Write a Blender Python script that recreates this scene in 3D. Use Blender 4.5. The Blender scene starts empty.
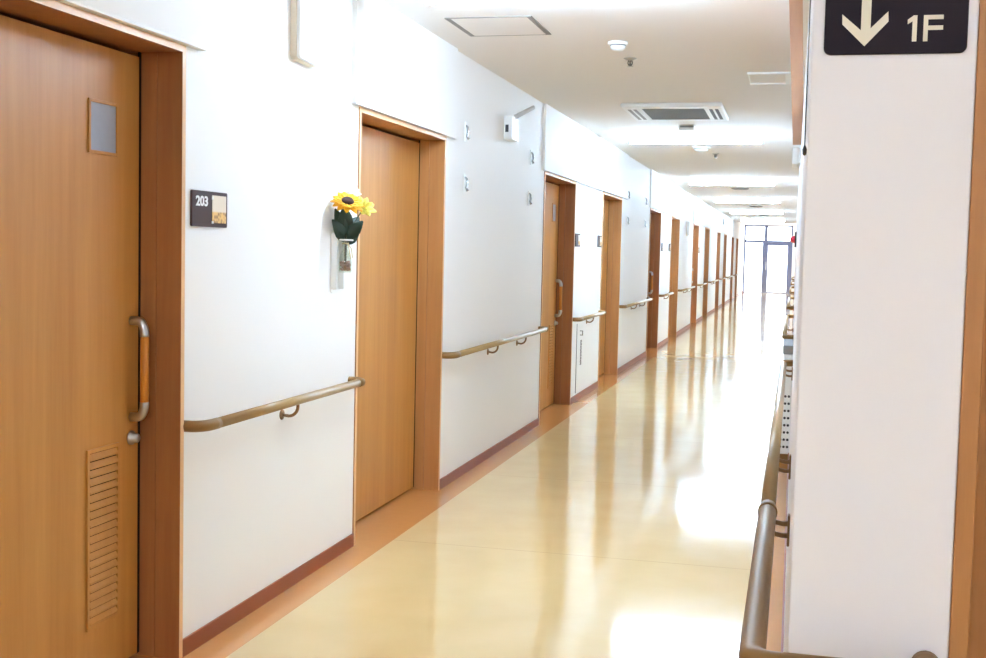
import bpy, bmesh, math, random
from mathutils import Vector, Matrix
random.seed(7)
PI = math.pi
SC = bpy.context.scene
COL = SC.collection

# ------------------------------------------------------------------ camera
FPX = 1206.09
yaw, pitch, roll = math.radians(13.94767), math.radians(-3.68162), math.radians(1.29787)
cy, sy, cp, sp = math.cos(yaw), math.sin(yaw), math.cos(pitch), math.sin(pitch)
FWD = Vector((-sy * cp, cy * cp, sp)); RGT = Vector((cy, sy, 0)); UPV = RGT.cross(FWD)
c_, s_ = math.cos(roll), math.sin(roll)
R2 = c_ * RGT + s_ * UPV; U2 = -s_ * RGT + c_ * UPV
CAMLOC = Vector((1.97285, 0.0, 1.4))
cam = bpy.data.cameras.new('camera'); camo = bpy.data.objects.new('camera', cam); COL.objects.link(camo)
cam.sensor_width = 36.0; cam.lens = FPX * 36.0 / 986.0; cam.clip_start = 0.05; cam.clip_end = 500
camo.matrix_world = Matrix(((R2.x, U2.x, -FWD.x, CAMLOC.x), (R2.y, U2.y, -FWD.y, CAMLOC.y), (R2.z, U2.z, -FWD.z, CAMLOC.z), (0, 0, 0, 1)))
SC.camera = camo

# ------------------------------------------------------------------ world, exposure
SKY_STRENGTH = 4.5
LAMP = 98.0
HALL_FILL = 35.0  # strength of the added fill behind the camera
FIRST_LAMP = 86.0
w = bpy.data.worlds.new('overcast'); SC.world = w; w.use_nodes = True
bg = w.node_tree.nodes['Background']; bg.inputs[0].default_value = (0.90, 0.95, 1.0, 1); bg.inputs[1].default_value = SKY_STRENGTH
SC.view_settings.view_transform = 'Standard'; SC.view_settings.look = 'None'
SC.view_settings.exposure = 1.75; SC.view_settings.gamma = 1.0; SC.view_settings.use_curve_mapping = False
SC.cycles.max_bounces = 14; SC.cycles.diffuse_bounces = 8; SC.cycles.glossy_bounces = 5; SC.cycles.transparent_max_bounces = 12
SC.cycles.caustics_reflective = False; SC.cycles.caustics_refractive = False
SC.cycles.sample_clamp_indirect = 8.0
pl = bpy.data.lights.new('daylight_portal', 'AREA'); pl.shape = 'RECTANGLE'; pl.size = 1.86; pl.size_y = 2.6; pl.cycles.is_portal = True
plo = bpy.data.objects.new('daylight_portal', pl); COL.objects.link(plo); plo.location = (0.95, 48.75, 1.33); plo.rotation_euler = (-PI / 2, 0, 0)

# ------------------------------------------------------------------ materials
def srgb(r, g, b):
    f = lambda v: (v / 255 / 12.92) if v / 255 <= 0.04045 else ((v / 255 + 0.055) / 1.055) ** 2.4
    return (f(r), f(g), f(b), 1)

def mat(name, col, rough=0.5, metal=0.0, spec=0.5, var=0.0, vscale=8.0, bump=0.0, bscale=200.0, emit=None, estr=0.0):
    m = bpy.data.materials.new(name); m.use_nodes = True
    nt = m.node_tree; n = nt.nodes; p = n['Principled BSDF']
    p.inputs['Base Color'].default_value = col; p.inputs['Roughness'].default_value = rough
    p.inputs['Metallic'].default_value = metal; p.inputs['Specular IOR Level'].default_value = spec
    tc = n.new('ShaderNodeTexCoord')
    if var:
        nz = n.new('ShaderNodeTexNoise'); nz.inputs['Scale'].default_value = vscale; nz.inputs['Detail'].default_value = 4
        nt.links.new(tc.outputs['Object'], nz.inputs['Vector'])
        mx = n.new('ShaderNodeMix'); mx.data_type = 'RGBA'
        mx.inputs['A'].default_value = tuple(c * (1 - var) for c in col[:3]) + (1,)
        mx.inputs['B'].default_value = tuple(min(1, c * (1 + var)) for c in col[:3]) + (1,)
        nt.links.new(nz.outputs['Fac'], mx.inputs['Factor']); nt.links.new(mx.outputs['Result'], p.inputs['Base Color'])
    if bump:
        nb = n.new('ShaderNodeTexNoise'); nb.inputs['Scale'].default_value = bscale; nb.inputs['Detail'].default_value = 3
        nt.links.new(tc.outputs['Object'], nb.inputs['Vector'])
        bn = n.new('ShaderNodeBump'); bn.inputs['Strength'].default_value = bump; bn.inputs['Distance'].default_value = 0.002
        nt.links.new(nb.outputs['Fac'], bn.inputs['Height']); nt.links.new(bn.outputs['Normal'], p.inputs['Normal'])
    if emit:
        p.inputs['Emission Color'].default_value = emit; p.inputs['Emission Strength'].default_value = estr
    return m

def wood(name, a, b, rough=0.42, axis='Z', scale=26.0, spec=0.4):
    """veneer: streaks stretched along one axis"""
    m = bpy.data.materials.new(name); m.use_nodes = True
    nt = m.node_tree; n = nt.nodes; p = n['Principled BSDF']
    tc = n.new('ShaderNodeTexCoord'); mp = n.new('ShaderNodeMapping')
    sc = {'X': (0.05, 1, 1), 'Y': (1, 0.05, 1), 'Z': (1, 1, 0.05)}[axis]
    mp.inputs['Scale'].default_value = sc
    nt.links.new(tc.outputs['Object'], mp.inputs['Vector'])
    nz = n.new('ShaderNodeTexNoise'); nz.inputs['Scale'].default_value = scale; nz.inputs['Detail'].default_value = 6; nz.inputs['Roughness'].default_value = 0.65
    nt.links.new(mp.outputs['Vector'], nz.inputs['Vector'])
    nz2 = n.new('ShaderNodeTexNoise'); nz2.inputs['Scale'].default_value = scale * 0.18; nz2.inputs['Detail'].default_value = 3
    nt.links.new(mp.outputs['Vector'], nz2.inputs['Vector'])
    ad = n.new('ShaderNodeMath'); ad.operation = 'MULTIPLY_ADD'; ad.inputs[1].default_value = 0.5
    nt.links.new(nz.outputs['Fac'], ad.inputs[0])
    md = n.new('ShaderNodeMath'); md.operation = 'MULTIPLY'; md.inputs[1].default_value = 0.5
    nt.links.new(nz2.outputs['Fac'], md.inputs[0]); nt.links.new(md.outputs[0], ad.inputs[2])
    cr = n.new('ShaderNodeValToRGB'); cr.color_ramp.elements[0].position = 0.34; cr.color_ramp.elements[1].position = 0.66
    cr.color_ramp.elements[0].color = a; cr.color_ramp.elements[1].color = b
    nt.links.new(ad.outputs[0], cr.inputs['Fac']); nt.links.new(cr.outputs['Color'], p.inputs['Base Color'])
    p.inputs['Roughness'].default_value = rough; p.inputs['Specular IOR Level'].default_value = spec
    return m

M = {}
M['wall'] = mat('wall_paint', srgb(243, 242, 240), 0.62, spec=0.25, bump=0.08, bscale=160)
M['ceil'] = mat('ceiling_board', srgb(236, 232, 228), 0.85, spec=0.1, bump=0.06, bscale=220)
M['pillar'] = mat('pillar_paper', srgb(236, 234, 240), 0.7, spec=0.2, bump=0.1, bscale=240)
M['leaf'] = wood('door_veneer', srgb(176, 117, 52), srgb(198, 141, 72))
M['casing'] = wood('casing_veneer', srgb(160, 105, 58), srgb(184, 130, 76))
M['casing_dark'] = wood('casing_dark_veneer', srgb(143, 87, 49), srgb(168, 112, 66))
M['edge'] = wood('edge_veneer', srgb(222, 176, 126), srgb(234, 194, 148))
M['header'] = wood('header_veneer', srgb(178, 114, 60), srgb(200, 142, 84), axis='Y')
M['base'] = mat('baseboard_brown', srgb(134, 64, 28), 0.45, var=0.08, vscale=5)
M['border'] = mat('floor_border_terracotta', srgb(204, 143, 82), 0.12, spec=0.5, var=0.05, vscale=20)
M['dark'] = mat('dark_gap', srgb(40, 26, 18), 0.8, spec=0.1)
M['frost'] = mat('frosted_pane', srgb(150, 154, 166), 0.35, spec=0.5, var=0.06, vscale=40)
M['metal'] = mat('satin_steel', srgb(196, 194, 192), 0.28, metal=1.0)
M['chrome'] = mat('clip_metal', srgb(176, 178, 178), 0.25, metal=0.9)
M['grip'] = wood('grip_wood', srgb(190, 118, 44), srgb(212, 142, 60), 0.35)
M['rail'] = wood('rail_wood_vinyl', srgb(154, 123, 78), srgb(174, 143, 96), 0.32, axis='Y', scale=60)
M['bronze'] = mat('rail_bronze', srgb(138, 104, 60), 0.48, metal=0.1, spec=0.25, var=0.06, vscale=30)
M['bracket'] = mat('bracket_bronze', srgb(132, 98, 62), 0.35, metal=0.5)
M['white'] = mat('white_plastic', srgb(240, 240, 238), 0.4, var=0.01)
M['ivory'] = mat('ivory_plastic', srgb(226, 214, 194), 0.45, var=0.01)
M['rod'] = mat('antenna_plastic', srgb(206, 204, 200), 0.4, var=0.02)
M['grey'] = mat('grey_plastic', srgb(136, 138, 138), 0.5, var=0.04)
M['darkgrey'] = mat('dark_plastic', srgb(46, 44, 46), 0.5, var=0.05)
M['alu'] = mat('grey_aluminium', srgb(128, 124, 118), 0.5, metal=0.25)
M['frame'] = mat('blue_grey_frame', srgb(104, 110, 138), 0.4, metal=0.3)
M['sign'] = mat('sign_plate', srgb(36, 28, 36), 0.6, spec=0.15, var=0.04, vscale=3)
M['cream'] = mat('sign_cream', srgb(224, 217, 198), 0.5)
M['plate'] = mat('name_plate_brown', srgb(62, 38, 34), 0.45, spec=0.25, var=0.04)
M['text'] = mat('text_white', srgb(246, 246, 244), 0.5)
M['red'] = mat('lamp_red', srgb(200, 36, 62), 0.3)
M['conc'] = mat('terrace_concrete', srgb(214, 212, 206), 0.9, var=0.06, vscale=4)
M['lamp'] = mat('lamp_tube', (1, 1, 1, 1), 0.5, emit=(0.52, 0.75, 1.0, 1), estr=LAMP)
M['first_lamp'] = mat('first_lamp_tube', (1, 1, 1, 1), 0.5, emit=(0.54, 0.75, 0.98, 1), estr=FIRST_LAMP)
M['hall_lamp'] = mat('hall_lamp_tube', (1, 1, 1, 1), 0.5, emit=(0.60, 0.74, 0.95, 1), estr=HALL_FILL)
M['petal'] = mat('sunflower_petal', srgb(240, 172, 14), 0.6, var=0.25, vscale=60)
M['seed'] = mat('sunflower_seed', srgb(58, 26, 22), 0.85, var=0.3, vscale=200)
M['yellow'] = mat('yellow_petal', srgb(240, 226, 110), 0.6, var=0.08, vscale=60)
M['whitepetal'] = mat('white_petal', srgb(248, 246, 238), 0.6, var=0.03, vscale=60)
M['green'] = mat('flower_leaf', srgb(24, 50, 32), 0.5, var=0.35, vscale=50)
M['stem'] = mat('flower_stem', srgb(60, 66, 40), 0.55, var=0.15, vscale=50)
M['pebble'] = mat('bottle_pebbles', srgb(150, 84, 42), 0.5, var=0.45, vscale=90)
M['ribbon'] = mat('bottle_ribbon', srgb(216, 198, 150), 0.6, var=0.1, vscale=60)

def floor_mat():
    m = bpy.data.materials.new('polished_vinyl_floor'); m.use_nodes = True
    nt = m.node_tree; n = nt.nodes; p = n['Principled BSDF']
    tc = n.new('ShaderNodeTexCoord')
    nz = n.new('ShaderNodeTexNoise'); nz.inputs['Scale'].default_value = 3.0; nz.inputs['Detail'].default_value = 5
    nt.links.new(tc.outputs['Object'], nz.inputs['Vector'])
    cr = n.new('ShaderNodeValToRGB'); cr.color_ramp.elements[0].position = 0.3; cr.color_ramp.elements[1].position = 0.7
    cr.color_ramp.elements[0].color = srgb(224, 194, 138); cr.color_ramp.elements[1].color = srgb(230, 202, 148)
    nt.links.new(nz.outputs['Fac'], cr.inputs['Fac'])
    # welded seams across the corridor every 1.8 m
    sx = n.new('ShaderNodeSeparateXYZ'); nt.links.new(tc.outputs['Object'], sx.inputs['Vector'])
    dv = n.new('ShaderNodeMath'); dv.operation = 'DIVIDE'; dv.inputs[1].default_value = 1.82
    nt.links.new(sx.outputs['Y'], dv.inputs[0])
    fr = n.new('ShaderNodeMath'); fr.operation = 'FRACT'; nt.links.new(dv.outputs[0], fr.inputs[0])
    lt = n.new('ShaderNodeMath'); lt.operation = 'LESS_THAN'; lt.inputs[1].default_value = 0.0035
    nt.links.new(fr.outputs[0], lt.inputs[0])
    mx = n.new('ShaderNodeMix'); mx.data_type = 'RGBA'; mx.inputs['B'].default_value = srgb(206, 176, 122)
    nt.links.new(lt.outputs[0], mx.inputs['Factor']); nt.links.new(cr.outputs['Color'], mx.inputs['A'])
    nt.links.new(mx.outputs['Result'], p.inputs['Base Color'])
    mr = n.new('ShaderNodeMapRange'); mr.inputs['To Min'].default_value = 0.06; mr.inputs['To Max'].default_value = 0.11
    nt.links.new(nz.outputs['Fac'], mr.inputs['Value']); nt.links.new(mr.outputs['Result'], p.inputs['Roughness'])
    p.inputs['IOR'].default_value = 1.47
    nb = n.new('ShaderNodeTexNoise'); nb.inputs['Scale'].default_value = 1.6; nb.inputs['Detail'].default_value = 2
    nt.links.new(tc.outputs['Object'], nb.inputs['Vector'])
    bn = n.new('ShaderNodeBump'); bn.inputs['Strength'].default_value = 0.10; bn.inputs['Distance'].default_value = 0.004
    nt.links.new(nb.outputs['Fac'], bn.inputs['Height']); nt.links.new(bn.outputs['Normal'], p.inputs['Normal'])
    return m
M['floor'] = floor_mat()

def glass_mat(name, tint=(0.97, 0.99, 1, 1), g=0.06):
    m = bpy.data.materials.new(name); m.use_nodes = True
    nt = m.node_tree; n = nt.nodes; n.remove(n['Principled BSDF'])
    t = n.new('ShaderNodeBsdfTransparent'); t.inputs[0].default_value = tint
    gl = n.new('ShaderNodeBsdfGlossy'); gl.inputs['Roughness'].default_value = 0.02
    mx = n.new('ShaderNodeMixShader'); mx.inputs[0].default_value = g
    nt.links.new(t.outputs[0], mx.inputs[1]); nt.links.new(gl.outputs[0], mx.inputs[2])
    nt.links.new(mx.outputs[0], n['Material Output'].inputs[0])
    return m
M['glass'] = glass_mat('window_glass'); M['bottle'] = glass_mat('bottle_glass', (0.92, 0.95, 0.9, 1), 0.12)

def photo_mat():
    """a small printed picture: pale top, warm mottled lower half"""
    m = bpy.data.materials.new('printed_card'); m.use_nodes = True
    nt = m.node_tree; n = nt.nodes; p = n['Principled BSDF']
    tc = n.new('ShaderNodeTexCoord')
    vo = n.new('ShaderNodeTexVoronoi'); vo.inputs['Scale'].default_value = 60
    nt.links.new(tc.outputs['Object'], vo.inputs['Vector'])
    cr = n.new('ShaderNodeValToRGB'); cr.color_ramp.elements[0].color = srgb(132, 76, 36); cr.color_ramp.elements[1].color = srgb(230, 186, 112)
    cr.color_ramp.elements[0].position = 0.1; cr.color_ramp.elements[1].position = 0.6
    nt.links.new(vo.outputs['Distance'], cr.inputs['Fac'])
    sx = n.new('ShaderNodeSeparateXYZ'); nt.links.new(tc.outputs['Object'], sx.inputs['Vector'])
    mr = n.new('ShaderNodeMapRange'); mr.inputs['From Min'].default_value = 0.05; mr.inputs['From Max'].default_value = 0.056
    nt.links.new(sx.outputs['Z'], mr.inputs['Value'])
    mx = n.new('ShaderNodeMix'); mx.data_type = 'RGBA'; mx.inputs['B'].default_value = srgb(232, 216, 196)
    nt.links.new(mr.outputs['Result'], mx.inputs['Factor']); nt.links.new(cr.outputs['Color'], mx.inputs['A'])
    nt.links.new(mx.outputs['Result'], p.inputs['Base Color']); p.inputs['Roughness'].default_value = 0.4
    return m
M['photo'] = photo_mat()

# ------------------------------------------------------------------ mesh helpers
def B(): return bmesh.new()

def box(bm, x0, x1, y0, y1, z0, z1, mi=0):
    vs = [bm.verts.new((x, y, z)) for z in (z0, z1) for y in (y0, y1) for x in (x0, x1)]
    for q in ((0, 2, 3, 1), (4, 5, 7, 6), (0, 1, 5, 4), (2, 6, 7, 3), (0, 4, 6, 2), (1, 3, 7, 5)):
        f = bm.faces.new([vs[i] for i in q]); f.material_index = mi
    return vs

def prism(bm, pts, vec):
    """planar outline pts (3D) extruded along vec"""
    vec = Vector(vec)
    a = [bm.verts.new(p) for p in pts]; b = [bm.verts.new(Vector(p) + vec) for p in pts]
    k = len(pts)
    bm.faces.new(a[::-1]); bm.faces.new(b)
    for i in range(k): bm.faces.new((a[i], a[(i + 1) % k], b[(i + 1) % k], b[i]))

def rrect(w, h, r, n=5):
    out = []
    for cx, cyy, a0 in ((w - r, r, -90), (w - r, h - r, 0), (r, h - r, 90), (r, r, 180)):
        for i in range(n + 1):
            a = math.radians(a0 + 90 * i / n); out.append((cx + r * math.cos(a), cyy + r * math.sin(a)))
    return out

def tube(bm, pts, r, seg=14, caps=True):
    pts = [Vector(p) for p in pts]; rr = r if isinstance(r, (list, tuple)) else [r] * len(pts)
    rings = []; prev = None
    for i, p in enumerate(pts):
        t = (pts[min(i + 1, len(pts) - 1)] - pts[max(i - 1, 0)]).normalized()
        if prev is None:
            ref = Vector((0, 0, 1)) if abs(t.z) < 0.9 else Vector((1, 0, 0))
            nrm = t.cross(ref).normalized()
        else:
            nrm = (prev - t * prev.dot(t)).normalized()
        prev = nrm; bi = t.cross(nrm)
        rings.append([bm.verts.new(p + rr[i] * (math.cos(2 * PI * k / seg) * nrm + math.sin(2 * PI * k / seg) * bi)) for k in range(seg)])
    for a, b in zip(rings, rings[1:]):
        for k in range(seg):
            f = bm.faces.new((a[k], a[(k + 1) % seg], b[(k + 1) % seg], b[k])); f.smooth = True
    if caps:
        bm.faces.new(rings[0][::-1]); bm.faces.new(rings[-1])

def lathe(bm, prof, origin=(0, 0, 0), axis='Z', seg=24):
    """profile of (radius, along-axis)"""
    o = Vector(origin); rings = []
    for r, z in prof:
        ring = []
        for k in range(seg):
            a = 2 * PI * k / seg; u, v = max(r, 1e-5) * math.cos(a), max(r, 1e-5) * math.sin(a)
            d = {'Z': (u, v, z), 'X': (z, u, v), 'Y': (v, z, u)}[axis]
            ring.append(bm.verts.new(o + Vector(d)))
        rings.append(ring)
    for a, b in zip(rings, rings[1:]):
        for k in range(seg):
            f = bm.faces.new((a[k], a[(k + 1) % seg], b[(k + 1) % seg], b[k])); f.smooth = True
    bm.faces.new(rings[0][::-1]); bm.faces.new(rings[-1])

def obj(name, bm, m, parent=None, loc=None, bevel=0.0, bseg=2):
    bmesh.ops.recalc_face_normals(bm, faces=bm.faces)
    me = bpy.data.meshes.new(name); bm.to_mesh(me); bm.free()
    for mm in (m if isinstance(m, list) else [m]): me.materials.append(mm)
    o = bpy.data.objects.new(name, me); COL.objects.link(o)
    if parent: o.parent = parent
    if loc: o.location = loc
    if bevel:
        b = o.modifiers.new('bevel', 'BEVEL'); b.width = bevel; b.segments = bseg; b.limit_method = 'ANGLE'; b.angle_limit = math.radians(40)
    return o

def tag(o, label=None, cat=None, group=None, kind=None):
    for k, v in (('label', label), ('category', cat), ('group', group), ('kind', kind)):
        if v: o[k] = v
    return o

def thing(name, loc, label, cat, group=None, kind=None):
    o = bpy.data.objects.new(name, None); COL.objects.link(o); o.location = loc; o.empty_display_size = 0.1
    return tag(o, label, cat, group, kind)

def copy_tree(o, parent=None):
    c = o.copy(); COL.objects.link(c)
    if parent: c.parent = parent
    for ch in list(o.children): copy_tree(ch, c)
    return c

def text(name, s, size, m, parent, loc, rot, bold=0.0, ext=0.001, sx=1.0):
    cu = bpy.data.curves.new(name, 'FONT'); cu.body = s; cu.size = size; cu.extrude = ext; cu.offset = bold
    o = bpy.data.objects.new(name, cu); COL.objects.link(o); cu.materials.append(m)
    bpy.context.view_layer.update()
    me = bpy.data.meshes.new_from_object(o.evaluated_get(bpy.context.evaluated_depsgraph_get())); me.name = name
    bpy.data.objects.remove(o); o = bpy.data.objects.new(name, me); COL.objects.link(o)
    if not me.materials: me.materials.append(m)
    o.location = loc; o.rotation_euler = rot; o.scale = (sx, 1, 1); o.parent = parent
    return o

def ordinal(i): return ['first', 'second', 'third', 'fourth', 'fifth', 'sixth', 'seventh', 'eighth', 'ninth', 'tenth', 'eleventh', 'twelfth'][i]

# ------------------------------------------------------------------ layout
XR = 1.985                    # right corridor wall
YP = 1.895                    # front of the wall end on the right
CH = 2.575                    # ceiling height
YEND = 48.6
YLOB = 41.6                   # ceiling steps up near the end door
CH2 = 2.82
DW = 1.42; DH = 2.05
DL = [2.227, 5.285, 9.53, 12.58, 16.82, 19.84, 24.2, 27.45, 31.75, 34.9, 39.15, 42.3]
YB = -6.0; XH = 5.2           # the open hall the camera stands in

def struct(name, bm, m, label, cat, **k):
    return tag(obj(name, bm, m, **k), label, cat, None, 'structure')

# floor
bm = B(); box(bm, 0.145, XR - 0.115, YB, YEND, -0.1, 0); box(bm, XR - 0.115, XH, YB, YP, -0.1, 0)
struct('floor', bm, M['floor'], 'polished cream yellow vinyl floor running down the corridor', 'floor')
bm = B(); box(bm, -0.22, 0.145, YB, YEND, -0.1, 0.0)
struct('trim_1', bm, M['border'], 'terracotta floor border along the left wall', 'floor border')
bm = B(); box(bm, XR - 0.115, 2.3, YP, YEND, -0.1, 0.0)
struct('trim_2', bm, M['border'], 'terracotta floor border along the right wall', 'floor border')
# ceiling
bm = B(); box(bm, -0.25, XH, YB, YLOB, CH, CH2 + 0.1); box(bm, -0.25, 2.25, YLOB, YEND + 0.2, CH2, CH2 + 0.1)
struct('ceiling', bm, M['ceil'], 'white ceiling of the corridor', 'ceiling')
# left wall: piers between the doors, lintels over them, backing behind the pockets
bm = B()
y = YB
for L in DL + [None]:
    y1 = L if L is not None else YEND
    if y < YLOB < y1:
        box(bm, -0.22, 0, y, YLOB, 0, CH); box(bm, -0.22, 0, YLOB, y1, 0, CH2)
    else:
        box(bm, -0.22, 0, y, y1, 0, CH if y1 <= YLOB else CH2)
    if L is not None:
        box(bm, -0.22, 0, L, L + DW, DH, CH if L < YLOB else CH2); y = L + DW
box(bm, -0.26, -0.22, YB, YEND, 0, CH2)
struct('wall_left', bm, M['wall'], 'white left wall with a row of wooden doors', 'wall')
# raised white boxing above the doors
PAN = [(0.9, 3.755), (5.185, 6.86), (9.44, 14.37), (16.72, 21.5), (24.06, 29.1), (31.6, 36.6), (39.0, YLOB)]
for i, (a, b) in enumerate(PAN):
    bm = B(); box(bm, 0.0, 0.022, a, b, DH + 0.004, CH)
    box(bm, 0.0, 0.026, a, b, DH + 0.002, DH + 0.012)
    o = struct('trim_%d' % (i + 3), bm, M['wall'], ('white raised boxing above the nearest door' if i == 0 else 'white raised boxing above the second door' if i == 1 else 'white raised boxing above the %s pair of doors' % ordinal(i - 1)), 'wall boxing', bevel=0.002)
# right wall and its end face
bm = B(); box(bm, XR, 2.2195, YP, YLOB, 0, CH); box(bm, XR, 2.2195, YLOB, YEND, 0, CH2)
struct('wall_right', bm, M['pillar'], 'white end of the right wall carrying the direction sign', 'wall', bevel=0.003)
# facing wall of the hall beside the pillar, with a recessed door
DX0, DX1 = 2.2195, 3.35
bm = B(); box(bm, DX0, DX1, YP, YP + 0.2, DH, CH); box(bm, DX1, XH, YP, YP + 0.2, 0, CH)
struct('wall_front', bm, M['wall'], 'white wall beyond the door at the right edge', 'wall')
bm = B(); box(bm, XH, XH + 0.1, YB, YP + 0.2, 0, CH)
struct('wall_hall', bm, M['wall'], 'white side wall of the hall behind the viewer', 'wall')
bm = B(); box(bm, -0.22, XH, YB - 0.1, YB, 0, CH)
struct('wall_back', bm, M['wall'], 'white wall closing the hall behind the viewer', 'wall')
# baseboards
bm = B(); y = YB
for L in DL + [YEND]:
    if L > y: box(bm, 0, 0.008, y, L, 0, 0.06)
    y = L + DW
struct('baseboard_left', bm, M['base'], 'brown baseboard along the left wall', 'baseboard')
bm = B(); box(bm, XR - 0.008, XR, YP - 0.008, YEND, 0, 0.06); box(bm, XR - 0.008, DX0, YP - 0.008, YP, 0, 0.06)
struct('baseboard_right', bm, M['base'], 'brown baseboard along the right wall', 'baseboard')

# end wall with the glazed door
X0, X1, XM = 0.01, 1.87, 0.85
ZT, ZM = 2.665, 2.03
bm = B(); box(bm, -0.22, X0, YEND, YEND + 0.2, 0, CH2); box(bm, X1, 2.24, YEND, YEND + 0.2, 0, CH2); box(bm, X0, X1, YEND, YEND + 0.2, ZT, CH2)
struct('wall_end', bm, M['wall'], 'white end wall around the glazed door', 'wall')
we = thing('window_1', (0, YEND + 0.06, 0), 'glazed screen beside and above the end door, blue grey frame', 'window', None, 'structure')
bm = B()
def fb(x0, x1, z0, z1, d=0.03): box(bm, x0, x1, -d, d, z0, z1)
fb(X0, X0 + 0.07, 0, ZT); fb(X1 - 0.07, X1, ZM, ZT); fb(X0, X1, ZT - 0.06, ZT); fb(X0, XM, ZM - 0.05, ZM + 0.05); fb(XM - 0.065, XM + 0.065, ZM, ZT); fb(X0, XM, 0, 0.03)
obj('window_frame', bm, M['frame'], we, bevel=0.003)
for a, b, z0, z1 in ((X0 + 0.07, XM - 0.09, 0.03, ZM - 0.05), (X0 + 0.07, XM - 0.065, ZM + 0.05, ZT - 0.06), (XM + 0.065, X1 - 0.07, ZM + 0.04, ZT - 0.06)):
    bm = B(); box(bm, a, b, -0.004, 0.004, z0, z1); obj('pane', bm, M['glass'], we)
de = thing('door_14', (0, YEND + 0.06, 0), 'glazed end door with wide blue grey stiles', 'door', None, 'structure')
bm = B()
fb(XM - 0.12, XM + 0.10, 0, ZM + 0.04, 0.04); fb(X1 - 0.19, X1, 0, ZM + 0.04, 0.04); fb(XM + 0.10, X1 - 0.19, ZM - 0.15, ZM + 0.04, 0.04); fb(XM + 0.10, X1 - 0.19, 0.0, 0.06, 0.04)
obj('door_frame', bm, M['frame'], de, bevel=0.004)
bm = B(); box(bm, XM + 0.10, X1 - 0.19, -0.004, 0.004, 0.06, ZM - 0.15); obj('pane', bm, M['glass'], de)
bm = B(); tube(bm, [(XM + 0.03, -0.04, 0.92), (XM + 0.03, -0.09, 0.95), (XM + 0.03, -0.09, 1.2), (XM + 0.03, -0.04, 1.23)], 0.012); obj('door_handle', bm, M['metal'], de)
bm = B(); box(bm, -6, 8, YEND + 0.2, YEND + 14, -0.12, -0.02)
struct('ground', bm, M['conc'], 'pale terrace outside the end door', 'ground')

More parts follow.
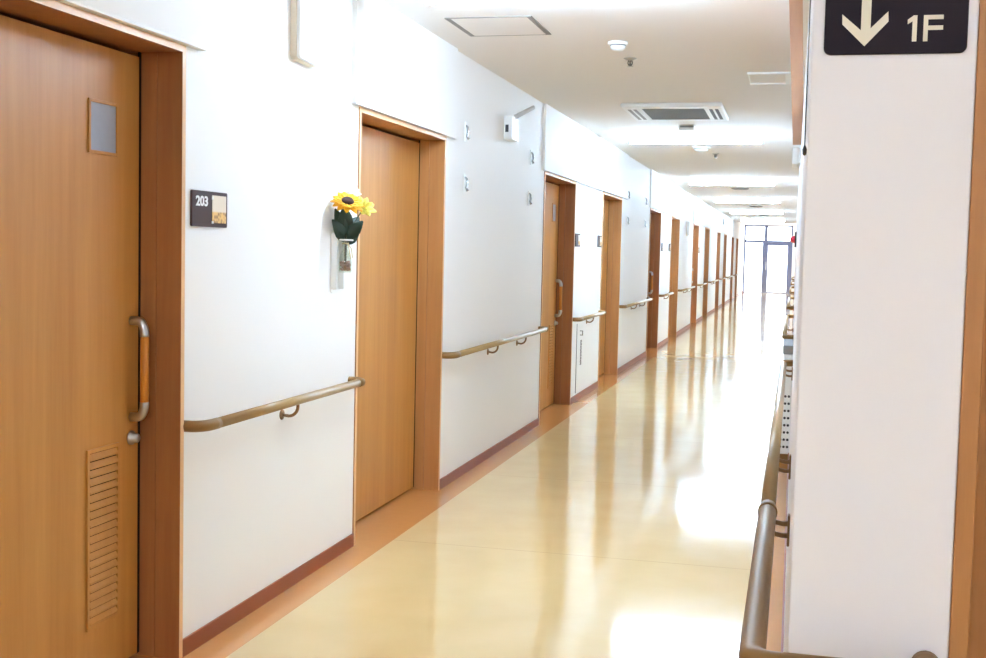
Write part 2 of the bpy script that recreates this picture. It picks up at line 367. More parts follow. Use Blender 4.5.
# ------------------------------------------------------------------ left wall doors
def make_door(odd):
    t = bpy.data.objects.new('door_1', None); COL.objects.link(t)
    j = 0.022
    bm = B()
    box(bm, -0.2, 0.006, 0, j, 0, DH)                                   # jambs and head, two boards deep
    box(bm, -0.2, -0.0865, DW - j, DW, 0, DH); box(bm, -0.085, 0.006, DW - j, DW, 0, DH)
    box(bm, -0.2, 0.006, j, DW - j, DH - j, DH)
    obj('door_frame', bm, M['casing_dark' if odd else 'casing'], t, bevel=0.0015)
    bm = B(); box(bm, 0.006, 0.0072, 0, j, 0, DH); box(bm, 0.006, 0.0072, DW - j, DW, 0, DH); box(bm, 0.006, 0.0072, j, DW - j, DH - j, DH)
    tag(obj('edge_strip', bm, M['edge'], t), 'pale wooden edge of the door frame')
    bm = B(); box(bm, -0.149, -0.1435, DW - j - 0.012, DW - j, 0.012, DH - j); box(bm, -0.149, -0.1435, j, j + 0.004, 0.012, DH - j)
    obj('door_seal', bm, M['dark'], t)  # dark strips painted in as the shade of the gap beside the leaf
    bm = B(); box(bm, -0.218, -0.205, 0, DW, 0.0, DH); obj('door_track', bm, M['dark'], t)
    g = 0.01
    a, b = (j, DW - j - g) if odd else (j, DW - j - g)
    bm = B(); box(bm, -0.2, -0.16, a, b, 0.012, DH - j - 0.016)
    leaf = obj('door_leaf', bm, M['leaf'], t, bevel=0.002)
    if odd:
        s = lambda v: v
        vy0, vy1 = 1.098, 1.242; ly0, ly1 = 1.092, 1.252
    else:
        vy0, vy1 = DW - 1.242, DW - 1.098; ly0, ly1 = DW - 1.252, DW - 1.092
    # vision panel
    bm = B(); z0, z1 = 1.685, 1.832; f = 0.01
    box(bm, -0.16, -0.154, vy0 - f, vy0, z0 - f, z1 + f); box(bm, -0.16, -0.154, vy1, vy1 + f, z0 - f, z1 + f)
    box(bm, -0.16, -0.154, vy0, vy1, z0 - f, z0); box(bm, -0.16, -0.154, vy0, vy1, z1, z1 + f)
    obj('panel_frame', bm, M['leaf'], leaf, bevel=0.001)
    bm = B(); box(bm, -0.16, -0.1575, vy0, vy1, z0, z1)
    tag(obj('vision_panel', bm, M['frost'], leaf), 'grey frosted pane')
    # louvre
    bm = B(); z0, z1 = 0.19, 0.74; f = 0.012
    for q in ((ly0 - f, ly0, z0 - f, z1 + f), (ly1, ly1 + f, z0 - f, z1 + f), (ly0, ly1, z0 - f, z0), (ly0, ly1, z1, z1 + f)):
        box(bm, -0.16, -0.153, *q)
    ns = 21; st = (z1 - z0) / ns
    for k in range(ns):
        zc = z0 + st * (k + 0.5)
        prism(bm, [(-0.1598, ly0, zc + st * 0.42), (-0.1598, ly0, zc + st * 0.18), (-0.1515, ly0, zc - st * 0.42), (-0.1515, ly0, zc - st * 0.18)], (0, ly1 - ly0, 0))
    lo = obj('louvre', bm, M['leaf'], leaf)
    for q in (lo,):
        bm = bmesh.new(); bm.from_mesh(q.data); v0 = len(bm.faces); box(bm, -0.16, -0.1592, ly0, ly1, z0, z1, 1); bm.to_mesh(q.data); bm.free(); q.data.materials.append(M['dark'])
    hy = 1.342 if odd else DW - 1.342
    bm = B(); lathe(bm, [(0.024, 0), (0.024, 0.006), (0.016, 0.012), (0.015, 0.026), (0.009, 0.03), (0.0, 0.03)], (-0.16, hy, 0.755), 'X', 20)
    obj('lock', bm, M['metal'], leaf)
    # bow handle: steel ends, wooden grip
    z0, z1 = 0.825, 1.145; xo = -0.110
    bm = B()
    for za, sg in ((z0, 1), (z1, -1)):
        pts = [(-0.16, hy, za)]
        for k in range(7):
            a = k / 6 * PI / 2
            pts.append((-0.135 + (xo + 0.135) * math.sin(a), hy, za + sg * 0.045 * (1 - math.cos(a))))
        tube(bm, pts + [(xo, hy, za + sg * 0.052)], 0.0150)
    h = obj('door_handle', bm, M['metal'], t)
    bm = B(); tube(bm, [(xo, hy, z0 + 0.05), (xo, hy, z1 - 0.05)], 0.0145); tag(obj('grip', bm, M['grip'], h), 'orange wooden grip')
    leaf.location.x = 0.015; h.location.x = 0.015
    return t
proto = {True: make_door(True), False: make_door(False)}
DLAB = ['nearest wooden door with grey pane and louvre beside the plate reading 203',
        'plain wooden door beside the sunflower', 'wooden door with bow handle past the long empty wall, left of two wall plates',
        'wooden door with right jamb facing us, right of two wall plates']
for i, L in enumerate(DL):
    odd = i % 2 == 0
    t = proto[odd] if i < 2 else copy_tree(proto[odd])
    t.name = 'door_%d' % (i + 1); t.location = (0, L, 0)
    tag(t, DLAB[i] if i < 4 else 'brown door, %s along the left wall counted from the viewer' % ordinal(i), 'door', 'doors along the left wall', 'structure')

# door in the facing wall at the right edge of the picture
t = thing('door_13', (DX0, YP, 0), 'wooden door at the right edge beside the direction sign', 'door', None, 'structure')
bm = B(); wdt = DX1 - DX0
box(bm, 0, 0.027, -0.004, 0.19, 0, DH); box(bm, wdt - 0.034, wdt, -0.004, 0.19, 0, DH); box(bm, 0.027, wdt - 0.034, -0.004, 0.19, DH - 0.034, DH)
obj('door_frame', bm, M['casing'], t, bevel=0.002)
bm = B(); box(bm, 0.027, wdt - 0.034, 0.05, 0.09, 0.01, DH - 0.04); leaf = obj('door_leaf', bm, M['casing'], t, bevel=0.002)
bm = B(); lathe(bm, [(0.025, 0.05), (0.025, 0.044), (0.012, 0.04), (0.012, 0.0), (0.0, 0.0)], (wdt - 0.1, 0, 0.95), 'Y', 18); obj('door_handle', bm, M['metal'], t)
bm = B(); box(bm, DX0, DX1, YP + 0.19, YP + 0.2, 0, DH); struct('trim_10', bm, M['dark'], 'dark backing behind the door at the right edge', 'door backing')
bm = B(); box(bm, DX0, XH, YP, YP + 0.2, -0.1, 0); struct('trim_11', bm, M['border'], 'terracotta sill under the door at the right edge', 'door sill')

# ------------------------------------------------------------------ handrails
RZ = 0.79; RO = 0.07; RR = 0.0185
def cap_pts(y, s):
    """from the wall out to the rail line; s=+1 for the near end, -1 for the far end"""
    pts = [(0.0, y, 0)]
    for k in range(8):
        a = k / 7 * PI / 2
        pts.append((0.02 + (RO - 0.02) * math.sin(a), y + s * 0.075 * (1 - math.cos(a)), 0))
    return pts + [(RO, y + s * 0.105, 0)]
def bracket(parent, y, sgn=1):
    bm = B()
    pts = [(0.004, y, -0.062), (0.03, y, -0.066)]
    for k in range(7):
        a = k / 6 * PI / 2
        pts.append((0.03 + (RO - 0.03) * math.sin(a), y, -0.066 + 0.04 * (1 - math.cos(a))))
    pts.append((RO, y, -0.012))
    tube(bm, pts, 0.0065, 10)
    o = obj('bracket', bm, M['bracket'], parent)
    bm = B(); lathe(bm, [(0.021, 0), (0.021, 0.004), (0.014, 0.008), (0.0, 0.008)], (0, y, -0.062), 'X', 18)
    obj('rosette', bm, M['bracket'], o)
def handrail(ya, yb, label, nbr, side='left'):
    loc = (0.0, ya, RZ) if side == 'left' else (XR, yb, RZ)
    t = thing('handrail', loc, label, 'handrail', 'handrails on the %s wall' % side)
    n = yb - ya
    bm = B(); tube(bm, [(RO, 0.10, 0), (RO, n - 0.05, 0)], RR, 18); obj('rail', bm, M['rail'], t)
    bm = B(); tube(bm, cap_pts(0.0, 1), [0.0195] * 10, 18); tag(obj('end_cap', bm, M['bronze'], t), 'dark bronze return end')
    bm = B(); tube(bm, [(0, n + 0.02, 0), (0.03, n + 0.02, 0), (0.055, n + 0.012, 0), (RO, n - 0.01, 0), (RO, n - 0.06, 0)], 0.0195, 18); tag(obj('end_cap', bm, M['bronze'], t), 'dark bronze return end')
    for k in range(nbr):
        bracket(t, n * (0.52 if nbr == 1 else (0.40 if k == 0 else 0.72)))
    if side != 'left': t.rotation_euler = (0, 0, PI)
    return t
RL = []
for i in range(11): RL.append((DL[i] + DW + 0.015, DL[i + 1] - 0.09))
RLAB = ['wooden handrail under the plate reading 203', 'long handrail on two brackets between second and third doors', 'short handrail above the white wall hatch', 'handrail between fourth and fifth doors']
for i, (a, b) in enumerate(RL):
    handrail(a, b, RLAB[i] if i < 4 else 'handrail, %s along the left wall counted from the viewer' % ordinal(i), 1 if i % 2 == 0 else 2)
for i, (a, b) in enumerate([(9.6, 13.0), (15.2, 19.0), (22, 26), (29, 33), (36, 40)]):
    handrail(a, b, 'pale handrail behind the wall end, %s beyond the slim cabinet' % ordinal(i), 2, 'right')

# corner handrail on the right
t = thing('corner_handrail', (XR, YP, RZ + 0.002), 'bronze handrail turning the corner at the white wall end', 'handrail')
ox = -0.053; oy = -0.075
bm = B(); tube(bm, [(ox, 1.08, 0), (ox, 5.25, 0)], RR, 20); obj('rail', bm, M['rail'], t)
pts = [(ox, 1.09, 0), (ox, 0.6, 0), (ox, 0.0, 0)]
for k in range(9):
    a = k / 8 * PI / 2; r_ = 0.035
    pts.append((ox + r_ * (1 - math.cos(a)), oy + r_ * (1 - math.sin(a)), 0))
pts += [(0.12, oy, 0)]
bm = B(); tube(bm, pts, 0.0205, 20); obj('corner_bend', bm, M['bronze'], t)
bm = B(); tube(bm, [(ox, 1.03, 0), (ox, 1.06, 0)], 0.0235, 20); obj('collar', bm, M['bronze'], t)
pts = [(0.115, oy, 0), (0.15, oy, 0)]
for k in range(9):
    a = k / 8 * PI / 2
    pts.append((0.15 + 0.052 * math.sin(a), oy + 0.06 * (1 - math.cos(a)), 0))
pts.append((0.202, 0.0, 0))
bm = B(); tube(bm, pts, 0.0215, 20); obj('end_cap', bm, M['bronze'], t)
bm = B(); tube(bm, [(ox, 5.2, 0), (ox, 5.25, 0), (ox + 0.015, 5.285, 0), (0, 5.295, 0)], 0.0195, 18); obj('end_cap', bm, M['bronze'], t)
for yb in (0.97, 1.85, 4.9):
    bm = B()
    for dz in (-0.012, -0.04):
        tube(bm, [(ox + 0.005, yb, dz + 0.014), (ox + 0.02, yb, dz + 0.004), (ox + 0.036, yb, dz + 0.001), (0.0, yb, dz + 0.002)], 0.0062, 10)
    o = obj('bracket', bm, M['bracket'], t)
    bm = B(); box(bm, -0.006, 0, yb - 0.015, yb + 0.015, -0.062, 0.012); obj('wall_plate', bm, M['bracket'], o, bevel=0.003)

# ------------------------------------------------------------------ wall items on the left
# room plates
def room_plate(name, y, z, wd, ht, label, num=None):
    t = thing(name, (0, y, z), label, 'room plate')
    pts = [(0.0, a, b) for a, b in rrect(wd, ht, 0.007)]
    bm = B(); prism(bm, pts, (0.008, 0, 0)); obj('plate', bm, M['plate'], t)
    bm = B(); box(bm, 0.008, 0.0095, wd * 0.555, wd * 0.955, ht * 0.12, ht * 0.90); obj('card', bm, M['photo'], t)
    bm = B(); box(bm, 0.008, 0.011, wd * 0.545, wd * 0.575, ht * 0.78, ht * 0.88); obj('clip', bm, M['text'], t)
    bm = B(); box(bm, 0.008, 0.011, wd * 0.54, wd * 0.575, ht * 0.10, ht * 0.17); obj('clip', bm, M['text'], t)
    if num:
        text('room_number', num, 0.046, M['text'], t, (0.0085, wd * 0.095, ht * 0.585), (PI / 2, 0, PI / 2), 0.0013, 0.0008, 1.28)
    return t
room_plate('room_plate', 3.693, 1.462, 0.257, 0.122, 'dark brown plate reading 203 with a picture card', '203')
room_plate('room_plate', 11.0, 1.462, 0.24, 0.12, 'small brown plate right of the third door')
room_plate('room_plate', 12.29, 1.468, 0.24, 0.12, 'small brown plate left of the fourth door')
room_plate('room_plate', 18.4, 1.462, 0.24, 0.12, 'small brown plate right of the fifth door')
room_plate('room_plate', 19.52, 1.468, 0.24, 0.12, 'small brown plate left of the sixth door')
room_plate('room_plate', 25.75, 1.462, 0.24, 0.12, 'small brown plate right of the seventh door')

# white rounded wall box near the ceiling
t = thing('wall_box', (0, 4.50, 2.14), 'white rounded wall box near the ceiling between first and second doors', 'wall box')
prof = [(0, 0.0, 0.40), (0, 0.0, 0.015), (0, 0.012, 0.004), (0, 0.19, 0.0)]
for k in range(7):
    a = k / 6 * PI / 2; prof.append((0, 0.19 + 0.11 * math.sin(a), 0.10 * (1 - math.cos(a))))
prof += [(0, 0.30, 0.40)]
bm = B(); prism(bm, prof, (0.026, 0, 0)); obj('base', bm, M['ivory'], t, bevel=0.003)
prof2 = [(0.026, 0.003 + p[1] * 0.98, p[2] + (0.004 if p[2] < 0.3 else -0.002)) for p in prof]
bm = B(); prism(bm, prof2, (0.016, 0, 0)); obj('cover', bm, M['white'], t, bevel=0.007, bseg=3)

# antenna box
t = thing('antenna_box', (0, 8.12, 2.17), 'white box with tilted antenna high on the left wall', 'antenna box')
pts = [(0, a, b) for a, b in rrect(0.20, 0.165, 0.025)]
bm = B(); prism(bm, pts, (0.06, 0, 0)); obj('case', bm, M['white'], t, bevel=0.006)
bm = B(); box(bm, 0.012, 0.034, -0.003, 0.004, 0.05, 0.10); obj('socket', bm, M['darkgrey'], t)
bm = B(); tube(bm, [(0.045, 0.09, 0.14), (0.06, 0.11, 0.175)], 0.014, 12); obj('antenna_hinge', bm, M['rod'], t)
bm = B(); tube(bm, [(0.055, 0.11, 0.165), (0.155, 0.24, 0.245)], [0.017, 0.015], 12); obj('antenna', bm, M['rod'], t)

# metal clips for pictures
def make_clip(y, z, label, x=0.0):
    t = thing('wall_clip', (x, y, z), label, 'wall clip', 'metal clips on the left wall')
    bm = B(); prism(bm, [(0, a - 0.012, b) for a, b in rrect(0.024, 0.115, 0.006)], (0.005, 0, 0)); obj('plate', bm, M['white'], t)
    bm = B(); tube(bm, [(0.005, 0, 0.095), (0.016, 0, 0.085), (0.02, 0, 0.055), (0.014, 0, 0.03), (0.024, 0, 0.012)], [0.006, 0.007, 0.007, 0.007, 0.009], 10); obj('hook', bm, M['chrome'], t)
    return t
for y, z, l in [(7.13, 2.065, 'upper metal clip above the handrail, beside the second door'), (7.13, 1.752, 'lower metal clip above the handrail, beside the second door'),
                (9.0, 2.06, 'upper metal clip left of the third door'), (8.96, 1.75, 'lower metal clip left of the third door'),
                (14.5, 2.06, 'upper metal clip right of the fourth door'), (14.5, 1.75, 'lower metal clip right of the fourth door'),
                (16.25, 2.06, 'upper metal clip left of the fifth door'), (16.2, 1.76, 'lower metal clip left of the fifth door')]:
    make_clip(y, z, l)
t = thing('wall_fitting', (0, 22.6, 1.78), 'small white oval fitting on the wall left of seventh door', 'wall fitting')
bm = B(); prism(bm, [(0, a, b) for a, b in rrect(0.36, 0.26, 0.1, 8)], (0.06, 0, 0)); obj('cover', bm, M['white'], t, bevel=0.015)
bm = B(); prism(bm, [(-0.0, a - 0.012, b - 0.012) for a, b in rrect(0.384, 0.284, 0.11, 8)], (0.012, 0, 0)); obj('base', bm, M['ivory'], t)
bm = B(); prism(bm, [(0.022, a, b) for a, b in rrect(0.16, 0.16, 0.03)], (0.02, 0, 0))
o = tag(obj('wall_sensor', bm, M['darkgrey'], None, (0.0, 33.8, 2.28)), 'small dark fitting above the ninth door', 'sensor')

# white hatch under the third handrail with a strip label
t = thing('wall_hatch', (0, 11.22, 0.075), 'white wall hatch with vertical strip label under the third handrail', 'hatch')
bm = B(); box(bm, 0, 0.006, 0.012, 1.22, 0, 0.62); obj('hatch_panel', bm, M['white'], t, bevel=0.001)
bm = B(); box(bm, 0, 0.004, 0.004, 0.012, 0, 0.66); obj('seam', bm, M['darkgrey'], t)
bm = B()
for k in range(9):
    z = 0.255 + k * 0.027
    box(bm, 0.006, 0.0075, 0.18, 0.27, z, z + 0.007); box(bm, 0.006, 0.0075, 0.18, 0.27, z + 0.014, z + 0.019); box(bm, 0.006, 0.0075, 0.215, 0.24, z, z + 0.024)
obj('strip_label', bm, M['plate'], t)
bm = B(); tube(bm, [(0.006, 0.16, 0.545), (0.03, 0.16, 0.545), (0.03, 0.16, 0.585), (0.006, 0.16, 0.585)], 0.006, 10); obj('pull', bm, M['chrome'], t)

# ------------------------------------------------------------------ flowers beside the second door
FY = 5.0
t = thing('flower_holder', (0, FY, 1.2), 'white plastic holder on the wall under the sunflower', 'flower holder')
bm = B()
pts = [(0, a - 0.04, b) for a, b in rrect(0.095, 0.27, 0.02)]
prism(bm, pts, (0.004, 0, 0))
box(bm, 0.004, 0.03, -0.04, -0.034, 0.018, 0.265); box(bm, 0.004, 0.03, 0.049, 0.055, 0.018, 0.265)
obj('back_plate', bm, M['white'], t, bevel=0.0015)
bm = B(); tube(bm, [(0.004 + 0.05 + 0.032 * math.cos(a), 0.0 + 0.032 * math.sin(a), 0.235) for a in [k / 16 * 2 * PI for k in range(17)]], 0.004, 8); tube(bm, [(0.002, 0.0, 0.235), (0.024, 0.0, 0.235)], 0.004, 8)
obj('ring', bm, M['white'], t)
BX, BY, BZ = 0.054, FY + 0.0, 1.292
t = thing('glass_bottle', (BX, BY, BZ), 'small glass bottle with brown pebbles holding the flowers', 'vase')
bm = B(); lathe(bm, [(0.026, 0.0), (0.029, 0.006), (0.029, 0.045), (0.024, 0.075), (0.013, 0.105), (0.012, 0.145), (0.016, 0.15), (0.013, 0.152), (0.009, 0.145), (0.010, 0.105), (0.021, 0.074), (0.0265, 0.045), (0.0265, 0.006), (0.0, 0.005)], seg=24)
obj('glass', bm, M['bottle'], t)
bm = B()
for k in range(90):
    a = random.random() * 2 * PI; rr = 0.0205 * math.sqrt(random.random()); z = 0.012 + 0.036 * random.random(); s = 0.005 + random.random() * 0.002
    bmesh.ops.create_icosphere(bm, subdivisions=1, radius=s, matrix=Matrix.Translation((rr * math.cos(a), rr * math.sin(a), z)))
tag(obj('pebbles', bm, M['pebble'], t), 'brown pebbles in the bottle', kind='stuff')
bm = B(); tube(bm, [(0.0125 * math.cos(a), 0.0125 * math.sin(a), 0.128 + 0.001 * math.sin(3 * a)) for a in [k / 20 * 2 * PI for k in range(21)]], 0.0035, 8)
tube(bm, [(0.014, -0.008, 0.128), (0.024, -0.014, 0.10), (0.03, -0.012, 0.06)], 0.0022, 6); tube(bm, [(0.012, 0.0, 0.128), (0.026, 0.006, 0.105), (0.031, 0.008, 0.065)], 0.0022, 6)
obj('ribbon', bm, M['ribbon'], t)

def petal(bm, base, d, n, ln, wd, curl):
    """one petal: base point, direction d, surface normal n"""
    d = d.normalized(); n = n.normalized(); s = d.cross(n).normalized(); rows = []
    for k in range(6):
        u = k / 5; w_ = wd * (math.sin(PI * (0.12 + 0.84 * u ** 0.85))) * 0.5
        c = base + d * ln * u + n * curl * u * u
        rows.append([bm.verts.new(c - s * w_ + n * 0.0), bm.verts.new(c - n * w_ * 0.22), bm.verts.new(c + s * w_)])
    for a, b in zip(rows, rows[1:]):
        for q in (0, 1):
            f = bm.faces.new((a[q], a[q + 1], b[q + 1], b[q])); f.smooth = True
def solid(o, th=0.0012):
    md = o.modifiers.new('thickness', 'SOLIDIFY'); md.thickness = th; md.offset = 0
def ringpetals(bm, c, n, r0, ln, wd, cnt, curl, tilt=0.15, off=0.0):
    n = n.normalized(); e1 = n.cross(Vector((0, 0, 1))).normalized(); e2 = n.cross(e1)
    for k in range(cnt):
        a = 2 * PI * (k + off) / cnt + random.uniform(-0.08, 0.08)
        d = e1 * math.cos(a) + e2 * math.sin(a)
        petal(bm, c + d * r0, d + n * tilt, n, ln * random.uniform(0.88, 1.08), wd, curl)
def leafm(bm, base, d, n, ln, wd):
    petal(bm, base, d, n, ln, wd, -0.02)

NB = Vector((BX, BY, BZ + 0.13))      # bottle mouth, inside the neck
# sunflower
SC_ = Vector((0.085, 4.94, 1.603)); SN = Vector((0.38, -0.50, 0.95)).normalized()
t = thing('sunflower', NB, 'yellow sunflower with dark centre and green leaves in the glass bottle', 'flower')
loc = lambda v: Vector(v) - NB
bm = B(); ringpetals(bm, loc(SC_), SN, 0.022, 0.048, 0.036, 12, -0.004, 0.22); ringpetals(bm, loc(SC_ - SN * 0.004), SN, 0.020, 0.056, 0.036, 12, -0.012, 0.02, 0.5)
solid(obj('petals', bm, M['petal'], t))
bm = B()
q = SN.to_track_quat('Z', 'Y').to_matrix().to_4x4()
lathe(bm, [(0.026, -0.006), (0.028, 0.003), (0.022, 0.010), (0.012, 0.012), (0.0, 0.010)], seg=24)
bmesh.ops.transform(bm, matrix=Matrix.Translation(loc(SC_)) @ q, verts=bm.verts)
obj('disc', bm, M['seed'], t)
bm = B(); tube(bm, [(0, 0, -0.10), (0.0, 0, 0.0), (0.006, -0.008, 0.07), (0.018, -0.022, 0.13), tuple(loc(SC_ - SN * 0.008))], [0.0035, 0.004, 0.004, 0.0045, 0.007], 10); obj('stem', bm, M['stem'], t)
for b0, d0, ln, wd in (((0.004, -0.005, 0.035), (0.35, 0.75, 0.85), 0.125, 0.066), ((0.006, -0.006, 0.045), (0.15, -0.55, 1.0), 0.125, 0.07), ((0.003, 0.0, 0.02), (0.75, -0.12, 0.7), 0.105, 0.062), ((0.0, 0.0, 0.01), (-0.15, -0.75, 0.75), 0.12, 0.06), ((0.0, -0.01, 0.03), (-0.1, -0.6, 1.0), 0.13, 0.06), ((0.0, 0.0, 0.0), (0.5, 0.5, 0.55), 0.09, 0.05), ((0.0, 0.0, 0.015), (0.4, 0.4, 0.8), 0.08, 0.05)):
    bm = B(); d_ = Vector(d0).normalized(); n_ = (Vector((0.55, -0.8, 0.2)) - d_ * d_.dot(Vector((0.55, -0.8, 0.2))))
    leafm(bm, Vector(b0), d_, n_, ln, wd); solid(obj('leaf', bm, M['green'], t), 0.001)
# yellow blossom
YC = Vector((0.125, 5.035, 1.58)); YN = Vector((0.65, -0.55, 0.5))
t = thing('yellow_flower', NB, 'pale yellow blossom behind the sunflower, nearest the door', 'flower')
bm = B()
for r0, ln, wd, n, tl in ((0.007, 0.048, 0.034, 8, 0.15), (0.006, 0.040, 0.030, 8, 0.5), (0.004, 0.028, 0.022, 6, 1.1)): ringpetals(bm, loc(YC), YN, r0, ln, wd, n, 0.004, tl, random.random())
solid(obj('petals', bm, M['yellow'], t))
bm = B(); tube(bm, [(0.001, 0.003, -0.09), (0.003, 0.004, 0.0), (0.02, 0.02, 0.07), tuple(loc(YC - YN.normalized() * 0.004))], 0.003, 8); obj('stem', bm, M['stem'], t)
# white blossom
WC = Vector((0.07, 5.03, 1.645)); WN = Vector((0.55, -0.6, 0.6))
t = thing('white_flower', NB, 'white blossom behind the top of the sunflower', 'flower')
bm = B()
for r0, ln, wd, n, tl in ((0.005, 0.036, 0.028, 8, 0.1), (0.004, 0.026, 0.022, 8, 0.6)): ringpetals(bm, loc(WC), WN, r0, ln, wd, n, 0.004, tl, random.random())
solid(obj('petals', bm, M['whitepetal'], t))
bm = B(); tube(bm, [(-0.002, 0.003, -0.09), (-0.002, 0.005, 0.0), (-0.002, 0.015, 0.09), tuple(loc(WC - WN.normalized() * 0.004))], 0.003, 8); obj('stem', bm, M['stem'], t)

# ------------------------------------------------------------------ direction sign on the wall end
SX0, SX1, SZ0, SZ1 = 2.003, 2.2045, 1.704, 1.836
t = thing('direction_sign', (SX0, YP, SZ0), 'dark sign with down arrow reading 1F on the white wall end', 'sign')
bm = B(); prism(bm, [(a, -0.006, b) for a, b in rrect(SX1 - SX0, SZ1 - SZ0, 0.010, 6)], (0, 0.006, 0)); obj('plate', bm, M['sign'], t, bevel=0.0015)
def px(u, v, yy=YP - 0.006):
    d = FWD + R2 * ((u - 493) / FPX) - U2 * ((v - 329) / FPX); k = (yy - CAMLOC.y) / d.y
    p = CAMLOC + d * k; return (p.x - SX0, -0.0062, p.z - SZ0)
zt = 0.118
def up(p, z): return (p[0], p[1], z)
bm = B(); A = [px(*q) for q in ((860.8, 20), (860.8, 30.5), (842.3, 14.5), (842.3, 24.5), (864.3, 46.3), (888.5, 21.5), (888.3, 11.5), (870.5, 28.5), (870.5, 20))]
xl, xr = A[1][0], A[7][0]
pts = [(xl, A[0][1], zt), (xl, A[0][1], A[1][2]), A[2], A[3], A[4], A[5], A[6], (xr, A[0][1], A[7][2]), (xr, A[0][1], zt)]
prism(bm, pts, (0, -0.0012, 0)); obj('arrow', bm, M['cream'], t)
bm = B()
z0, z1 = px(914, 41.5)[2], px(914, 15.5)[2]
xa, xb = px(912.2, 30)[0], px(916.8, 30)[0]; xs = px(907.8, 20)[0]
prism(bm, [(xa, -0.0062, z0), (xb, -0.0062, z0), (xb, -0.0062, z1), (xa + 0.0015, -0.0062, z1), (xs, -0.0062, z1 - 0.006), (xs, -0.0062, z1 - 0.0125), (xa, -0.0062, z1 - 0.0085)], (0, -0.0012, 0))
obj('numeral', bm, M['cream'], t)
bm = B(); xa = px(923.3, 30)[0]; xb = px(927.8, 30)[0]; xe = px(943.6, 18)[0]; xm_ = px(943, 28)[0]; th = 0.0062; h = z1 - z0
prism(bm, [(xa, -0.0062, z0), (xb, -0.0062, z0), (xb, -0.0062, z0 + h * 0.43), (xm_, -0.0062, z0 + h * 0.43), (xm_, -0.0062, z0 + h * 0.43 + th), (xb, -0.0062, z0 + h * 0.43 + th), (xb, -0.0062, z1 - th), (xe, -0.0062, z1 - th), (xe, -0.0062, z1), (xa, -0.0062, z1)], (0, -0.0012, 0))
obj('letter', bm, M['cream'], t)

# ------------------------------------------------------------------ right wall items
# long wooden board high on the right wall
bm = B()
prism(bm, [(1.931, 3.0, 2.1), (1.964, 3.0, 2.1), (XR, 5.6, 2.1), (XR, 7.75, 2.1), (1.934, 7.75, 2.1)], (0, 0, 0.28))
tag(obj('wall_board', bm, M['header'], None), 'long wooden board high on the right wall', 'board')
bm = B(); prism(bm, [(1.964, 3.0, 2.1), (XR, 3.0, 2.1), (XR, 5.6, 2.1)], (0, 0, 0.28))
struct('trim_12', bm, M['wall'], 'white strip between the long wooden board and the wall', 'wall strip')
t = thing('wall_box', (XR, 7.9, 1.99), 'white box on the right wall at the end of the wooden board', 'wall box')
bm = B(); box(bm, -0.052, -0.012, 0, 0.30, 0, 0.11); obj('cover', bm, M['white'], t, bevel=0.01, bseg=3)
bm = B(); box(bm, -0.012, 0, 0.01, 0.29, 0.01, 0.10); obj('base', bm, M['white'], t)
t = thing('pull_cord', (1.9812, 1.935, 1.57), 'thin dark cord hanging along the left edge of the white wall end', 'cord')
bm = B(); tube(bm, [(0, 0, 0), (0, 0, CH - 1.57)], 0.0009, 8); obj('cord', bm, M['darkgrey'], t)
bm = B(); lathe(bm, [(0.0, -0.012), (0.003, -0.010), (0.0035, -0.002), (0.0012, 0.004), (0, 0.004)], seg=12); obj('knob', bm, M['darkgrey'], t)
# slim perforated cabinet behind the rail
t = thing('slim_cabinet', (XR, 8.5, 0), 'slim white perforated cabinet against the right wall behind the rail', 'cabinet')
bm = B(); box(bm, -0.075, 0, 0, 0.7, 0.05, 0.56); obj('body', bm, M['white'], t, bevel=0.006)
bm = B(); box(bm, -0.062, -0.004, 0.01, 0.69, 0.56, 0.74); obj('upper_box', bm, M['white'], t, bevel=0.004)
bm = B(); box(bm, -0.070, 0, 0.0, 0.7, 0.74, 0.80); obj('top_cap', bm, M['grey'], t, bevel=0.004)
bm = B(); box(bm, -0.070, 0, 0.01, 0.69, 0.0, 0.05); obj('plinth', bm, M['bronze'], t)
bm = B()
for r_ in range(8):
    for c in range(3):
        lathe(bm, [(0.009, 0.0005), (0.009, -0.001), (0.0, -0.001)], (-0.064 + c * 0.024, 0, 0.10 + r_ * 0.05), 'Y', 10)
obj('perforation', bm, M['darkgrey'], t)
# fire alarm lamp
t = thing('alarm_lamp', (XR, 18.0, 1.67), 'red alarm lamp on dark plate far down the right wall', 'alarm lamp')
bm = B(); prism(bm, [(0, a - 0.06, b - 0.11) for a, b in rrect(0.12, 0.22, 0.02)], (-0.025, 0, 0)); obj('plate', bm, M['darkgrey'], t)
bm = B(); lathe(bm, [(0.055, -0.025), (0.055, -0.035), (0.04, -0.075), (0.018, -0.09), (0, -0.092)], (0, 0, 0.0), 'X', 18); obj('lens', bm, M['red'], t)

# ------------------------------------------------------------------ ceiling items
def ceiling_lamp(x, y, wd, label, m='lamp'):
    t = thing('ceiling_lamp', (x, y, CH), label, 'ceiling lamp', 'ceiling lamps along the corridor')
    bm = B(); prism(bm, [(-wd / 2, -0.045, 0), (-wd / 2, 0.045, 0), (-wd / 2, 0.02, -0.03), (-wd / 2, -0.02, -0.03)], (wd, 0, 0)); obj('housing', bm, M['white'], t)
    bm = B(); tube(bm, [(-wd / 2 + 0.03, 0, -0.062), (wd / 2 - 0.03, 0, -0.062)], 0.017, 12); obj('tube', bm, M[m], t)
    for s in (-1, 1):
        bm = B(); box(bm, s * (wd / 2 - 0.015) - 0.012, s * (wd / 2 - 0.015) + 0.012, -0.02, 0.02, -0.085, -0.02); obj('socket', bm, M['white'], t)
    return t
LY = [5.22, 12.0, 19.0, 25.0, 31.3, 37.6]
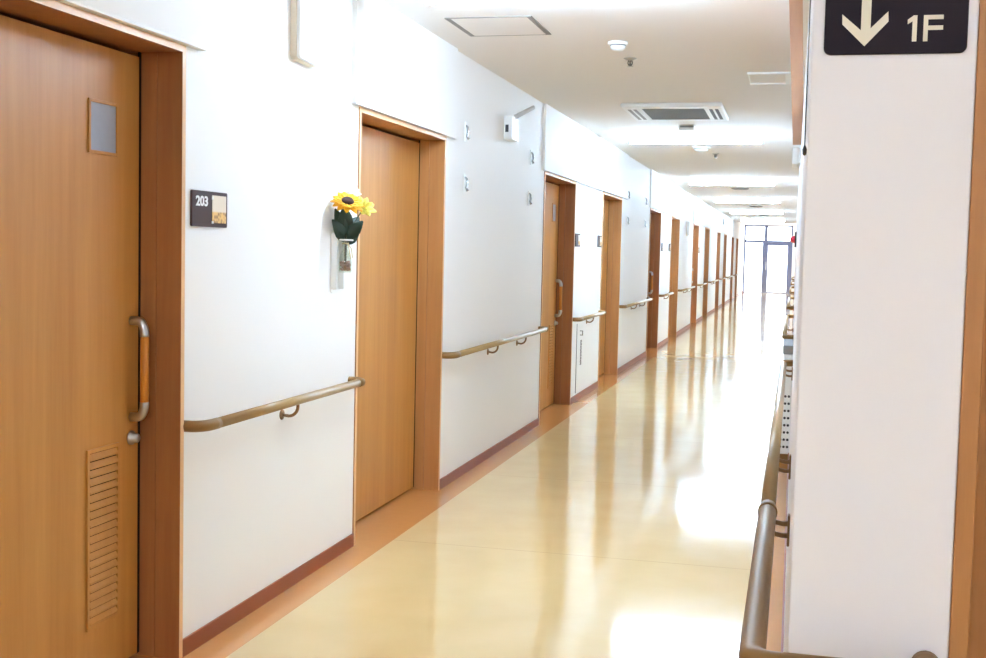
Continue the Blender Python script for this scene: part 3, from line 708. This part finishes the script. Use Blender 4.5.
for i, yy in enumerate(LY):
    ceiling_lamp(0.99, yy, 1.32, 'lit tube lamp across the ceiling, %s from the viewer' % ordinal(i), 'lamp' if i else 'first_lamp')
for xx, yy in ((0.99, -1.0), (3.5, -1.0), (0.99, -4.5), (3.5, -4.5)):  # added fill lamps, out of view, lighting the wall end and nearest door
    ceiling_lamp(xx, yy, 1.32, 'lit tube lamp in the hall behind the viewer', 'hall_lamp')

# ceiling hatches
t = thing('ceiling_hatch', (0.205, 5.95, CH), 'white ceiling hatch with grey metal edges nearest the viewer', 'ceiling hatch')
bm = B(); box(bm, 0, 0.026, 0, 0.51, -0.004, 0); box(bm, 0.424, 0.45, 0, 0.51, -0.004, 0); box(bm, 0.026, 0.424, 0, 0.010, -0.004, 0); box(bm, 0.026, 0.424, 0.50, 0.51, -0.004, 0); obj('hatch_frame', bm, M['alu'], t)
bm = B(); box(bm, 0.026, 0.424, 0.010, 0.50, -0.003, 0); obj('hatch_panel', bm, M['ceil'], t)
t = thing('ceiling_vent', (1.635, 7.93, CH), 'small ceiling vent with bright white edges by the wooden board', 'vent')
bm = B(); box(bm, 0, 0.27, 0, 0.03, -0.012, 0); box(bm, 0, 0.27, 0.46, 0.49, -0.012, 0); box(bm, 0.235, 0.27, 0.03, 0.46, -0.012, 0); box(bm, 0, 0.01, 0.03, 0.46, -0.006, 0); obj('vent_frame', bm, M['white'], t, bevel=0.002)
bm = B(); box(bm, 0.01, 0.235, 0.03, 0.46, -0.003, 0); obj('vent_panel', bm, M['ceil'], t)

# ceiling cassette air conditioner
t = thing('air_conditioner', (1.0, 9.93, CH), 'ceiling air conditioner panel with grey grille', 'air conditioner')
hx, hy = 0.39, 0.5
bm = B()
for q in ((-hx, hx, -hy, -hy + 0.12), (-hx, hx, hy - 0.12, hy), (-hx, -hx + 0.15, -hy + 0.12, hy - 0.12), (hx - 0.15, hx, -hy + 0.12, hy - 0.12)): box(bm, *q, -0.035, 0)
obj('panel', bm, M['white'], t, bevel=0.012, bseg=3)
bm = B(); box(bm, -hx + 0.15, hx - 0.15, -hy + 0.12, hy - 0.12, -0.012, 0); obj('filter', bm, M['darkgrey'], t)
bm = B()
k = -hy + 0.14
while k < hy - 0.13:
    box(bm, -hx + 0.15, hx - 0.15, k, k + 0.016, -0.032, -0.02); k += 0.04
obj('grille', bm, M['grey'], t)
for sx in (-1, 1):
    bm = B()
    for dx in (0.05, 0.095): box(bm, sx * (hx - dx) - 0.013, sx * (hx - dx) + 0.013, -hy + 0.15, hy - 0.15, -0.0365, -0.02)
    obj('air_slot', bm, M['darkgrey'] if sx > 0 else M['alu'], t)

def detector(x, y, label, r=0.055, dark=False):
    t = thing('smoke_detector', (x, y, CH), label, 'detector', 'ceiling detectors')
    bm = B(); lathe(bm, [(r, 0), (r, -0.012), (r * 0.93, -0.016)]); obj('base', bm, M['white'], t)
    bm = B(); lathe(bm, [(r * 0.8, -0.014), (r * 0.72, -0.035), (r * 0.5, -0.045), (0, -0.047)]); obj('dome', bm, M['white'], t)
    bm = B(); lathe(bm, [(r * 0.82, -0.0155), (r * 0.82, -0.021), (r * 0.5, -0.021)]); obj('slot_ring', bm, M['grey' if not dark else 'darkgrey'], t)
def sprinkler(x, y, label):
    t = thing('sprinkler', (x, y, CH), label, 'sprinkler', 'ceiling sprinklers')
    bm = B(); lathe(bm, [(0.04, 0), (0.04, -0.004), (0.02, -0.012), (0.012, -0.014)]); obj('escutcheon', bm, M['metal'], t)
    bm = B(); tube(bm, [(-0.009, 0, -0.012), (-0.014, 0, -0.03), (-0.003, 0, -0.048)], 0.0035, 8); tube(bm, [(0.009, 0, -0.012), (0.014, 0, -0.03), (0.003, 0, -0.048)], 0.0035, 8); tube(bm, [(0, 0, -0.012), (0, 0, -0.05)], 0.0045, 8); obj('yoke', bm, M['darkgrey'], t)
    bm = B(); lathe(bm, [(0.02, -0.048), (0.02, -0.051), (0.0, -0.051)], seg=16); obj('deflector', bm, M['metal'], t)
detector(0.975, 6.75, 'white smoke detector nearest the viewer on the ceiling')
sprinkler(0.97, 7.3, 'metal sprinkler nearest the viewer on the ceiling')
t = thing('motion_sensor', (0.985, 11.1, CH), 'white ceiling sensor box between air conditioner and second lamp', 'sensor')
bm = B(); box(bm, -0.07, 0.07, -0.06, 0.06, -0.05, 0); obj('case', bm, M['white'], t, bevel=0.01)
bm = B(); box(bm, -0.06, 0.06, -0.063, -0.055, -0.022, -0.008); obj('slot', bm, M['grey'], t)
detector(0.95, 13.3, 'white round detector just beyond the second lamp', 0.10)
sprinkler(1.05, 14.1, 'metal sprinkler beyond the second lamp')
def speaker(x, y, label, r):
    t = thing('ceiling_speaker', (x, y, CH), label, 'ceiling speaker', 'round ceiling speakers')
    bm = B(); lathe(bm, [(r, 0), (r, -0.01), (r * 0.85, -0.018), (r * 0.8, -0.01)], seg=28); obj('rim', bm, M['alu'], t)
    bm = B(); lathe(bm, [(r * 0.8, -0.002), (r * 0.8, -0.009), (0, -0.012)], seg=28); obj('grille', bm, M['ceil'], t)
speaker(1.02, 21.2, 'grey rimmed round ceiling speaker beyond the third lamp', 0.15)
speaker(1.06, 28.6, 'pale round ceiling speaker beyond the fourth lamp', 0.15)
speaker(1.10, 34.5, 'faint round ceiling speaker beyond the fifth lamp', 0.15)
